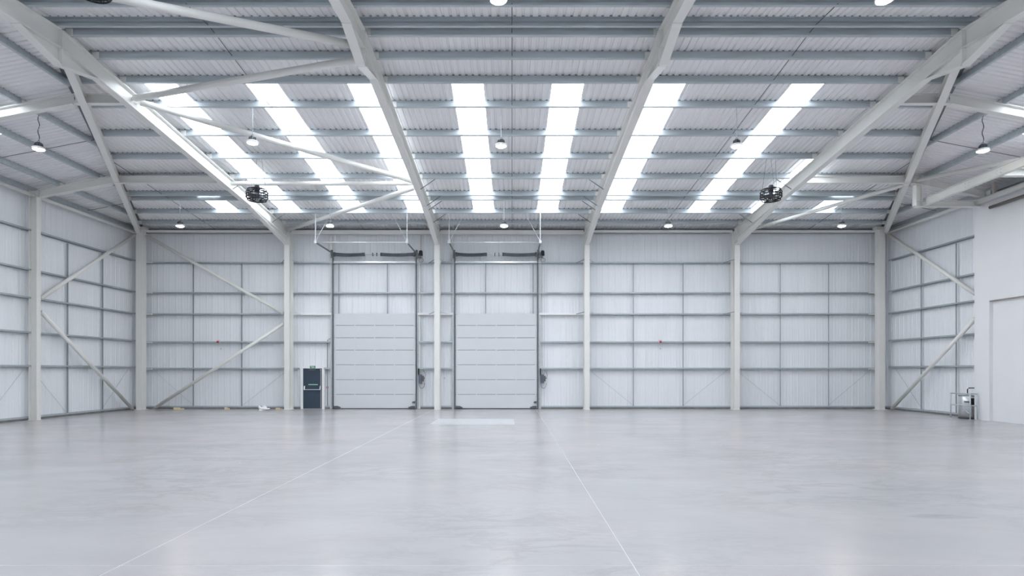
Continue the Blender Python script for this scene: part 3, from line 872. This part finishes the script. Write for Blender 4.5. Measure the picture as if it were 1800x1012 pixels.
    MB().box(x1 + 0.17, x1 + 0.30, YD - 0.2, YD - 0.06, 8.20, 8.42).build('operator_gearbox', M['dgrey'], t)
    MB().torus((x1 + 0.32, YD - 0.13, 8.06), 0.12, 0.012, 18, 5, 'y').build('chain_wheel', M['dgrey'], t)
    return t
sectional_door(1, -9.69, -5.24, 'closed grey sectional loading door nearer the dark exit door')
sectional_door(2, -3.07, 1.36, 'closed grey sectional loading door in the middle bay, farther from exit door')
for x, lb in ((-9.86, 'up to the eaves, exit door side of first sectional door'), (-5.05, 'up to the eaves, control box side of first sectional door'), (-3.22, 'up to the eaves, column side of second sectional door'), (1.52, 'up to the eaves, control box side of second sectional door')):
    MB().prism(thick([(-0.05, -0.05), (0.05, -0.05), (0.05, 0.05), (-0.05, 0.05)], 0.012), (x, 32.77, 0.0), (x, 32.77, 9.44), (1, 0, 0), (0, 1, 0)).build('door_post', M['cream'], None, label='slim cream post ' + lb, category='post', group='sectional door posts')

# control boxes ---------------------------------------------------
def control(x, lab):
    y = 32.58
    t = thing('door_control', lab, 'control box', (x, y, 1.3), 'sectional door controls')
    MB().box(x - 0.08, x + 0.10, y - 0.10, y + 0.05, 1.40, 1.88).build('enclosure', M['navybox'], t)
    MB().box(x - 0.11, x - 0.05, y - 0.05, y + 0.05, 1.80, 2.20).build('isolator', M['black'], t)
    MB().box(x + 0.125, x + 0.20, y - 0.06, y + 0.05, 1.50, 1.80).build('pushbutton_station', M['dgrey'], t)
    MB().tube([(x + 0.24, y - 0.03, 1.67), (x + 0.24, y - 0.09, 1.67)], 0.03, 10).build('stop_button', M['red'], t, label='red stop button')
    pts = []
    for k in range(15):
        a = math.pi * k / 14
        pts.append((x + 0.09 - 0.15 * math.cos(a), y - 0.03, 1.42 - 0.30 * math.sin(a)))
    MB().tube(pts, 0.012, 5).build('cable_loop', M['dgrey'], t)
    pts = [(x + 0.15 + 0.14 * math.sin(math.pi * k / 10), y - 0.02, 1.60 + 0.5 * k / 10) for k in range(11)]
    MB().tube(pts, 0.010, 5).build('cable', M['dgrey'], t)
    MB().box(x + 0.03, x + 0.055, y + 0.06, y + 0.085, 1.9, 8.0).build('conduit', M['galv'], t)
    MB().box(x + 0.115, x + 0.135, y + 0.06, y + 0.08, 0.1, 8.0).build('conduit', M['galv'], t)
control(-4.98, 'dark door control box with looped cable by the first sectional door')
control(1.62, 'dark door control box with looped cable by the second sectional door')

# ---------------------------------------------------------------- exit door
YE = 32.70
ex0, ex1 = -11.36, -10.34
t = thing('door_3', 'dark blue-grey exit door with white frame and steel push bar', 'exit door', ((ex0 + ex1) / 2, YE, 0), None, 'structure')
lf = MB().box(ex0, ex1, YE, YE + 0.05, 0.02, 2.20).build('door_leaf', M['navy'], t)
for a, b_ in ((ex0 - 0.14, ex0 - 0.005), (ex1 + 0.005, ex1 + 0.14)):
    MB().box(a, b_, YE - 0.04, YE + 0.10, 0.0, 2.30).build('door_frame', M['white'], t)
MB().box(ex0 - 0.005, ex1 + 0.005, YE - 0.04, YE + 0.10, 2.21, 2.30).build('door_frame', M['white'], t)
MB().box(ex0, ex1, YE - 0.02, YE + 0.06, 0.0, 0.018).build('threshold', M['gal_bright'], t)
MB().box(ex0 + 0.10, ex1 - 0.05, YE - 0.085, YE - 0.06, 1.035, 1.075).build('push_bar', M['gal_bright'], lf)
for a in (ex0 + 0.05, ex1 - 0.11):
    MB().prism([(0, 0), (-0.09, 0.02), (-0.09, 0.08), (-0.045, 0.22), (0, 0.24)], (a, YE - 0.002, 1.02), (a + 0.06, YE - 0.002, 1.02), (0, 1, 0), (0, 0, 1)).build('push_bar_bracket', M['gal_bright'], lf)
MB().box(ex1 - 0.075, ex1 - 0.05, YE - 0.03, YE - 0.005, 0.06, 2.12).build('vertical_bolt_rod', M['gal_bright'], lf)
MB().box(ex1 - 0.09, ex1 - 0.035, YE - 0.05, YE - 0.002, 2.10, 2.16).build('bolt_keep', M['gal_bright'], lf)
MB().box(ex0 + 0.30, ex1 - 0.36, YE - 0.05, YE - 0.003, 2.10, 2.15).build('door_closer', M['dgrey'], lf)
MB().box(ex0 + 0.27, ex1 - 0.22, YE - 0.006, YE - 0.001, 1.29, 1.36).build('push_sticker', M['green'], lf)
MB().box(ex0 + 0.28, ex1 - 0.23, YE - 0.009, YE - 0.0065, 1.305, 1.345).build('push_sticker_band', M['mint'], lf)
# exit sign
sx0, sz0 = -11.04, 2.205
t = thing('exit_sign', 'small green exit sign with white running figure over the dark door', 'sign', (sx0 + 0.17, YE - 0.06, sz0))
MB().box(sx0 - 0.015, sx0 + 0.375, YE - 0.064, YE - 0.042, sz0 - 0.01, sz0 + 0.15).build('sign_panel', M['white'], t)
MB().box(sx0 + 0.065, sx0 + 0.36, YE - 0.068, YE - 0.0645, sz0, sz0 + 0.14).build('sign_face', M['green'], t)
yq = YE - 0.070
fig = MB()
def fpoly(mb, pts):
    mb.loft([[Vector((x, yq, z)) for x, z in pts], [Vector((x, yq + 0.0015, z)) for x, z in pts]])
fx, fz = sx0 + 0.155, sz0 + 0.07
fpoly(fig, [(fx - 0.012 + 0.014 * math.cos(k * math.pi / 4), fz + 0.05 + 0.014 * math.sin(k * math.pi / 4)) for k in range(8)])
fpoly(fig, [(fx - 0.02, fz + 0.03), (fx + 0.012, fz + 0.03), (fx + 0.02, fz - 0.015), (fx - 0.004, fz - 0.015)])
fpoly(fig, [(fx - 0.004, fz - 0.015), (fx + 0.006, fz - 0.015), (fx - 0.02, fz - 0.06), (fx - 0.034, fz - 0.06)])
fpoly(fig, [(fx + 0.008, fz - 0.012), (fx + 0.02, fz - 0.015), (fx + 0.045, fz - 0.045), (fx + 0.036, fz - 0.055)])
fpoly(fig, [(fx - 0.02, fz + 0.028), (fx - 0.02, fz + 0.016), (fx - 0.05, fz + 0.002), (fx - 0.054, fz + 0.012)])
fig.build('running_figure', M['white'], t)
ar = MB()
ax_, az_ = sx0 + 0.285, sz0 + 0.07
fpoly(ar, [(ax_ - 0.008, az_ + 0.05), (ax_ + 0.008, az_ + 0.05), (ax_ + 0.008, az_), (ax_ + 0.035, az_), (ax_, az_ - 0.05), (ax_ - 0.035, az_), (ax_ - 0.008, az_)])
ar.build('arrow', M['white'], t)
fr = MB(); fpoly(fr, [(sx0 + 0.205, sz0 + 0.02), (sx0 + 0.235, sz0 + 0.02), (sx0 + 0.235, sz0 + 0.12), (sx0 + 0.205, sz0 + 0.12)]); fr.build('doorway_symbol', M['white'], t)
# call point + conduit beside the exit door
t = thing('call_point', 'small red fire call point on a conduit beside the dark exit door', 'call point', (-10.05, YE, 1.1))
MB().box(-10.10, -10.00, YE - 0.05, YE + 0.0, 1.12, 1.22).build('housing', M['red'], t)
MB().box(-10.085, -10.015, YE - 0.055, YE - 0.0505, 1.14, 1.20).build('glass', M['pink'], t)
MB().tube([(-10.05, YE + 0.02, 0.16), (-10.05, YE + 0.02, 3.75), (-9.95, YE + 0.02, 3.82), (-9.80, YE + 0.02, 3.80)], 0.018, 6).build('conduit', M['galvd'], t)

# red sounders on the back wall
for x, lb in ((-15.95, 'in the braced bay'), (8.05, 'past the second sectional door')):
    t = thing('alarm_sounder', 'small dark red alarm sounder on a wall rail ' + lb, 'alarm', (x, YW - 0.24, 3.64))
    MB().box(x - 0.09, x + 0.09, YW - 0.232, YW - 0.219, 3.60, 3.76).build('back_plate', M['pink'], t)
    MB().lathe((x, YW - 0.30, 3.60), [(0.03, 0), (0.065, 0.01), (0.07, 0.06), (0.04, 0.09), (0.01, 0.095)], 14).build('sounder_body', M['red'], t)
    MB().box(x - 0.02, x + 0.02, YW - 0.26, YW - 0.21, 3.59, 3.615).build('sounder_bracket', M['red'], t)
    MB().box(x + 0.03, x + 0.08, YW - 0.07, YW - 0.021, 3.24, 3.32).build('junction_box', M['galv'], t)
t = thing('junction_box', 'tiny grey junction box on the wall between the sectional doors', 'junction box', (-3.68, YW - 0.05, 1.65))
MB().box(-3.72, -3.64, YW - 0.08, YW - 0.021, 1.62, 1.72).build('box_body', M['galv'], t)
MB().box(-3.71, -3.65, YW - 0.085, YW - 0.081, 1.63, 1.71).build('box_lid', M['gal_bright'], t)

# ---------------------------------------------------------------- block wall
XO = 19.78; YO = 25.7
# opening from y = 23.55 towards the viewpoint, head at 4.9
yo = 24.9; zo = 4.99; Zw = 9.37
mb = MB()
mb.box(XO, XO + 0.25, yo, YO, 0, Zw); ow = mb.build('wall_block', M['block'], None, label='smooth white block wall with a tall shallow recess', category='wall', kind='structure')
MB().box(XO, XO + 0.25, -0.8, yo, zo, Zw).build('wall_head', M['block'], ow)
MB().box(XO + 0.14, XO + 0.25, -0.8, yo, 0, zo).build('recess_panel', M['block'], ow, label='recessed flush white panel')
MB().box(XO + 0.01, XO + 0.14, -0.8, yo, zo - 0.03, zo - 0.001).build('recess_head_lining', M['reveal'], ow)
MB().box(XO + 0.25, XW - 0.12, YO - 0.15, YO, 0, Zw).build('wall_return', M['block'], ow)
MB().tube([(XO - 0.09, 24.75, 8.80), (XO - 0.09, 8.0, 8.80)], 0.065, 12).build('service_pipe', M['brown'], None, label='brown-grey pipe running along the top of the block wall', category='pipe')
# cantilever steel beside the block wall
t = thing('gantry_frame', 'cream hung steel frame projecting from the top of the block wall', 'steel frame', (17.1, 25.3, 9.0))
yg = 25.3
zt = z_hip(17.1) - 0.33
MB().prism([(a, b_ + 0.14) for a, b_ in I_poly(0.28, 0.26, 0.02, 0.014)], (17.08, yg, 9.02), (17.08, yg, zt), (0, 1, 0), (1, 0, 0)).build('hanger_post', M['cream'], t)
sloped_I(MB(), (16.96, yg, 9.22), (19.74, yg, 9.22), 0.25, 0.20).build('cross_beam', M['cream'], t)
sloped_I(MB(), (17.35, 25.18, 9.33), (17.35, 8.0, 9.33), 0.32, 0.16).build('runway_beam', M['cream'], t)
for yy in (21.4, 14.0):
    sloped_I(MB(), (17.44, yy, 9.28), (19.6, yy, 9.28), 0.28, 0.20).build('cross_beam', M['cream'], t)
MB().tube([(19.56, 25.45, 9.16), (19.56, 8.0, 9.16)], 0.115, 14).build('wall_beam', M['cream'], t)
for yy, zz_ in ((22.9, 9.17), (21.4, 9.17), (19.2, 9.17)):
    for a in (-0.09, 0.09):
        for b_ in (-0.06, 0.06):
            MB().tube([(17.345, yy + a, zz_ + b_), (17.325, yy + a, zz_ + b_)], 0.016, 6).build('bolt', M['gal_bright'], t)
MB().box(19.5, 19.6, 24.3, 24.4, 9.26, 9.72).build('bracket', M['reveal'], t)

# ---------------------------------------------------------------- railed water unit
t = thing('water_unit', 'grey cylindrical water unit with dark controls behind guard rails', 'tank', (19.78, 26.06, 0))
ux, uy = 19.78, 26.11
MB().lathe((ux, uy, 0.0), [(0.33, 0), (0.33, 0.06), (0.30, 0.065)], 24).build('plinth', M['seal'], t)
MB().lathe((ux, uy, 0.066), [(0.31, 0), (0.31, 0.92), (0.30, 0.93), (0.28, 0.96), (0.06, 0.985)], 28).build('drum', M['gal_bright'], t)
for z in (0.35, 0.62):
    MB().torus((ux, uy, z), 0.312, 0.008, 28, 5).build('drum_band', M['galv'], t)
MB().torus((ux, uy, 1.0), 0.30, 0.02, 28, 6).build('lid_ring', M['dgrey'], t)
MB().box(ux - 0.10, ux + 0.10, uy - 0.36, uy - 0.29, 0.62, 0.90).build('control_panel', M['black'], t)
MB().box(ux - 0.28, ux - 0.12, uy - 0.31, uy - 0.2, 0.72, 0.77).build('nameplate', M['dgrey'], t)
MB().lathe((ux - 0.14, uy - 0.33, 0.70), [(0.01, 0), (0.03, 0.01), (0.03, 0.04), (0.01, 0.05)], 10).build('valve_knob', M['red'], t)
MB().tube([(ux + 0.0, uy - 0.02, 1.0), (ux + 0.0, uy - 0.02, 1.28), (ux + 0.06, uy - 0.02, 1.33), (ux + 0.5, uy - 0.02, 1.33)], 0.022, 8).build('top_pipe', M['black'], t)
MB().tube([(ux - 0.24, uy - 0.25, 0.34), (ux - 0.14, uy - 0.36, 0.22), (ux - 0.06, uy - 0.37, 0.10), (ux - 0.03, uy - 0.36, 0.20)], 0.014, 6).build('hose', M['gal_bright'], t)
t = thing('guard_rail', 'grey tubular guard rail standing around the water unit', 'guard rail', (19.4, 26.0, 0))
P1, P2, P3 = (19.22, 26.3), (19.28, 25.45), (19.50, 25.30)
P0 = (20.2, 27.6)
posts = [(19.28, 26.4), (19.385, 25.42), (19.69, 25.42)]
for (a, b_) in posts:
    MB().tube([(a, b_, 0), (a, b_, 1.12)], 0.028, 10).build('post', M['galv'], t)
    MB().lathe((a, b_, 0), [(0.05, 0), (0.05, 0.012), (0.03, 0.015)], 12).build('foot_flange', M['gal_bright'], t)
for z in (0.60, 1.10):
    MB().tube([(a, b_, z) for a, b_ in posts], 0.025, 8).build('rail', M['galv'], t)

# ---------------------------------------------------------------- hanging lamps
def lamp(x, y, z, ztop, lab, wavy=False):
    t = thing('hanging_lamp', lab, 'lamp', (x, y, z), 'high bay hanging lamps')
    if wavy: pts = [(x + 0.03 * math.sin(k * 1.3), y, z + 0.30 + (ztop - z - 0.30) * k / 10) for k in range(11)]
    else: pts = [(x, y, z + 0.30), (x, y, ztop)]
    MB().tube(pts, 0.011 if not wavy else 0.014, 5).build('cable', M['dgrey'] if wavy else M['galv'], t)
    mb = MB()
    hs = MB().lathe((x, y, z + 0.092), [(0.15, 0), (0.15, 0.012), (0.085, 0.02), (0.085, 0.13), (0.07, 0.15), (0.03, 0.16)], 20).build('housing', M['dgrey'], t)
    for k in range(10):
        a = 2 * math.pi * k / 10
        mb = MB(); c, s_ = math.cos(a), math.sin(a)
        mb.prism([(0.084, 0.0), (0.125, 0.0), (0.115, 0.10), (0.084, 0.10)], Vector((x, y, z + 0.11)) + Vector((-s_, c, 0)) * 0.006, Vector((x, y, z + 0.11)) - Vector((-s_, c, 0)) * 0.006, (c, s_, 0), (0, 0, 1))
        mb.build('cooling_fin', M['dgrey'], hs)
    MB().torus((x, y, z + 0.275), 0.03, 0.008, 12, 5, 'y').build('hook', M['dgrey'], t)
    MB().lathe((x, y, z - 0.02), [(0.06, 0), (0.13, 0.012), (0.175, 0.04), (0.175, 0.044)], 24).build('lens', M['lens'], t)
    MB().lathe((x, y, z + 0.012), [(0.177, 0), (0.188, 0), (0.188, 0.055), (0.15, 0.079), (0.03, 0.0795), (0.03, 0.013), (0.177, 0.0125)], 24).build('lens_rim', M['plastic'], t)
zp = z_main
lamp(-0.29, 12.9, 10.02, zp(12.9) + 0.1, 'lit hanging lamp at the top edge in the middle, over the ridge bay')
lamp(8.0, 12.9, 10.02, zp(12.9) + 0.1, 'lit hanging lamp at the top edge, above the bay of the second caged fan')
lamp(-15.6, 19.8, 9.36, z_hip(15.6), 'lit hanging lamp on a wavy dark cable above the open side wall', True)
lamp(-8.57, 19.84, 9.58, zp(19.84), 'lit hanging lamp hanging in front of a long cream bracing tube')
lamp(-0.36, 19.84, 9.48, zp(19.84), 'lit hanging lamp in the middle of the roof between two rooflights')
lamp(7.42, 19.84, 9.47, zp(19.84), 'lit hanging lamp in front of a rooflight, in the bay of the second caged fan')
lamp(15.6, 19.9, 9.34, z_hip(15.6), 'lit hanging lamp on a wavy dark cable above the block wall', True)
lamp(-15.5, 28.05, 8.81, zp(28.05), 'lit hanging lamp low in front of the braced back bay')
lamp(-8.5, 28.05, 8.81, zp(28.05), 'lit hanging lamp above the first sectional door')
lamp(-0.37, 28.05, 8.81, zp(28.05), 'lit hanging lamp above the second sectional door')
lamp(7.3, 28.05, 8.81, zp(28.05), 'lit hanging lamp low before the bay past the second sectional door')
lamp(15.4, 28.05, 8.81, zp(28.05), 'lit hanging lamp low before the last back bay by the block wall')

# ---------------------------------------------------------------- caged fans
def fan(x, y, z, ztop, lab, tilt=0.0):
    t = thing('caged_fan', lab, 'fan', (x, y, z), 'caged ceiling fans')
    R = 0.40; H = 0.40
    cg = MB().torus((x, y, z - 0.03), 0.10, 0.014, 18, 5).build('cage', M['black'], t)
    for k, zz2 in enumerate((0.0, 0.10, 0.20, 0.30, 0.40)):
        MB().torus((x, y, z + zz2), R if 0 < k < 4 else R * 0.88, 0.02, 28, 5).build('cage_ring', M['black'], cg)
    for k in range(12):
        a = 2 * math.pi * k / 12; c, s_ = math.cos(a), math.sin(a)
        pts = [(x + c * 0.10, y + s_ * 0.10, z + H + 0.06), (x + c * R * 0.88, y + s_ * R * 0.88, z + H), (x + c * R, y + s_ * R, z + 0.30), (x + c * R, y + s_ * R, z + 0.10), (x + c * R * 0.88, y + s_ * R * 0.88, z), (x + c * 0.10, y + s_ * 0.10, z - 0.03)]
        MB().tube(pts, 0.011, 5).build('cage_wire', M['black'], cg)
    MB().torus((x, y, z - 0.015), 0.24, 0.014, 24, 5).build('cage_ring', M['black'], cg)
    MB().lathe((x, y, z + H - 0.12), [(0.02, 0), (0.09, 0.02), (0.10, 0.14), (0.095, 0.26), (0.08, 0.30), (0.02, 0.315)], 18).build('motor', M['black'], t)
    for k in range(5):
        a = 2 * math.pi * k / 5 + 0.3
        d = Vector((math.cos(a), math.sin(a), 0)); s_ = Vector((-math.sin(a), math.cos(a), 0))
        rings = []
        for q in range(4):
            r_ = 0.07 + (0.35 - 0.07) * q / 3; wd = 0.06 + 0.05 * q / 3; pit = 0.06 - 0.03 * q / 3
            c0 = Vector((x, y, z + 0.16)) + d * r_
            rings.append([c0 + s_ * wd + Vector((0, 0, pit)), c0 - s_ * wd - Vector((0, 0, pit)), c0 - s_ * wd - Vector((0, 0, pit + 0.008)), c0 + s_ * wd + Vector((0, 0, pit - 0.008))])
        MB().loft(rings).build('blade', M['dgrey'], t)
    MB().lathe((x, y, z + 0.10), [(0.02, 0), (0.08, 0.01), (0.08, 0.18), (0.02, 0.19)], 16).build('hub', M['dgrey'], t)
    for k in range(3):
        a = 2 * math.pi * k / 3 + 0.5
        MB().tube([(x + 0.33 * math.cos(a), y + 0.33 * math.sin(a), z + H), (x + 0.20 * math.cos(a), y, ztop)], 0.006, 5).build('suspension_wire', M['dgrey'], t)
fan(-10.04, 23.66, 8.80, zp(23.66), 'dark caged fan hanging near the rafter over the exit door')
fan(10.2, 23.66, 8.80, zp(23.66), 'dark caged fan hanging by the rafter nearest the block wall')
fan(-9.02, 12.9, 10.19, zp(12.9) + 0.1, 'dark caged fan cut off by the top edge above the long bracing tubes')

# ---------------------------------------------------------------- odds and ends on the floor
def offcut(x, y, l, wd, h, rz, lab):
    mb = MB().box(-l / 2, l / 2, -wd / 2, wd / 2, 0, h)
    c, s_ = math.cos(rz), math.sin(rz)
    mb.v = [(x + a * c - b_ * s_, y + a * s_ + b_ * c, z + 0.001) for a, b_, z in mb.v]
    return mb
def timber(x, y, l, wd, h, rz, lab):
    t = thing('timber_offcut', lab, 'timber offcut', (x, y, 0), 'timber offcuts along the back wall')
    offcut(x, y, l, wd, h, rz, '').build('block', M['timber'], t)
    mb = offcut(x + l * 0.5, y + 0.16, l * 0.9, wd * 0.6, h * 0.55, rz + 0.35, '')
    mb.build('splinter', M['timber'], t)
timber(-17.85, 32.0, 0.30, 0.12, 0.12, 0.1, 'pale timber offcut on the floor at the foot of the long diagonal tube')
timber(-15.28, 32.1, 0.12, 0.12, 0.13, 0.0, 'small pale timber block on the floor in the middle of the braced bay')
timber(-12.48, 32.0, 0.20, 0.12, 0.10, 0.2, 'pale timber offcut beside the crumpled white plastic')
# crumpled plastic sheet
import bmesh
bm = bmesh.new()
bmesh.ops.create_icosphere(bm, subdivisions=3, radius=1.0)
for v in bm.verts:
    n_ = v.co.copy()
    k = 1 + 0.30 * math.sin(5.1 * n_.x + 1.3) * math.cos(4.3 * n_.y) + 0.28 * math.sin(7.7 * n_.z + 2 * n_.x) + 0.12 * random.uniform(-1, 1)
    v.co = Vector((n_.x * 0.22 * k, n_.y * 0.18 * k, max(0, (n_.z + 0.45)) * 0.12 * k + (0.10 * max(0, -n_.x) ** 2 * max(0, n_.z))))
me2 = bpy.data.meshes.new('plastic_sheet'); bm.to_mesh(me2); bm.free()
me2.materials.append(M['plastic'])
o = bpy.data.objects.new('plastic_sheet', me2); C.objects.link(o); o.location = (-13.05, 31.6, 0.0)
props(o, 'crumpled white plastic sheet on the floor beside the column by the exit door', 'plastic sheet')
bm = None
o2 = MB().prism([(-0.05, 0), (0.06, 0.0), (0.04, 0.10), (-0.09, 0.20), (-0.12, 0.19)], (-13.22, 31.55, 0.02), (-13.22, 31.68, 0.03), (1, 0, 0), (0, 0, 1)).mesh('flap', M['plastic'], Vector((-13.05, 31.6, 0)))
oo = bpy.data.objects.new('loose_flap', o2); C.objects.link(oo); oo.parent = o
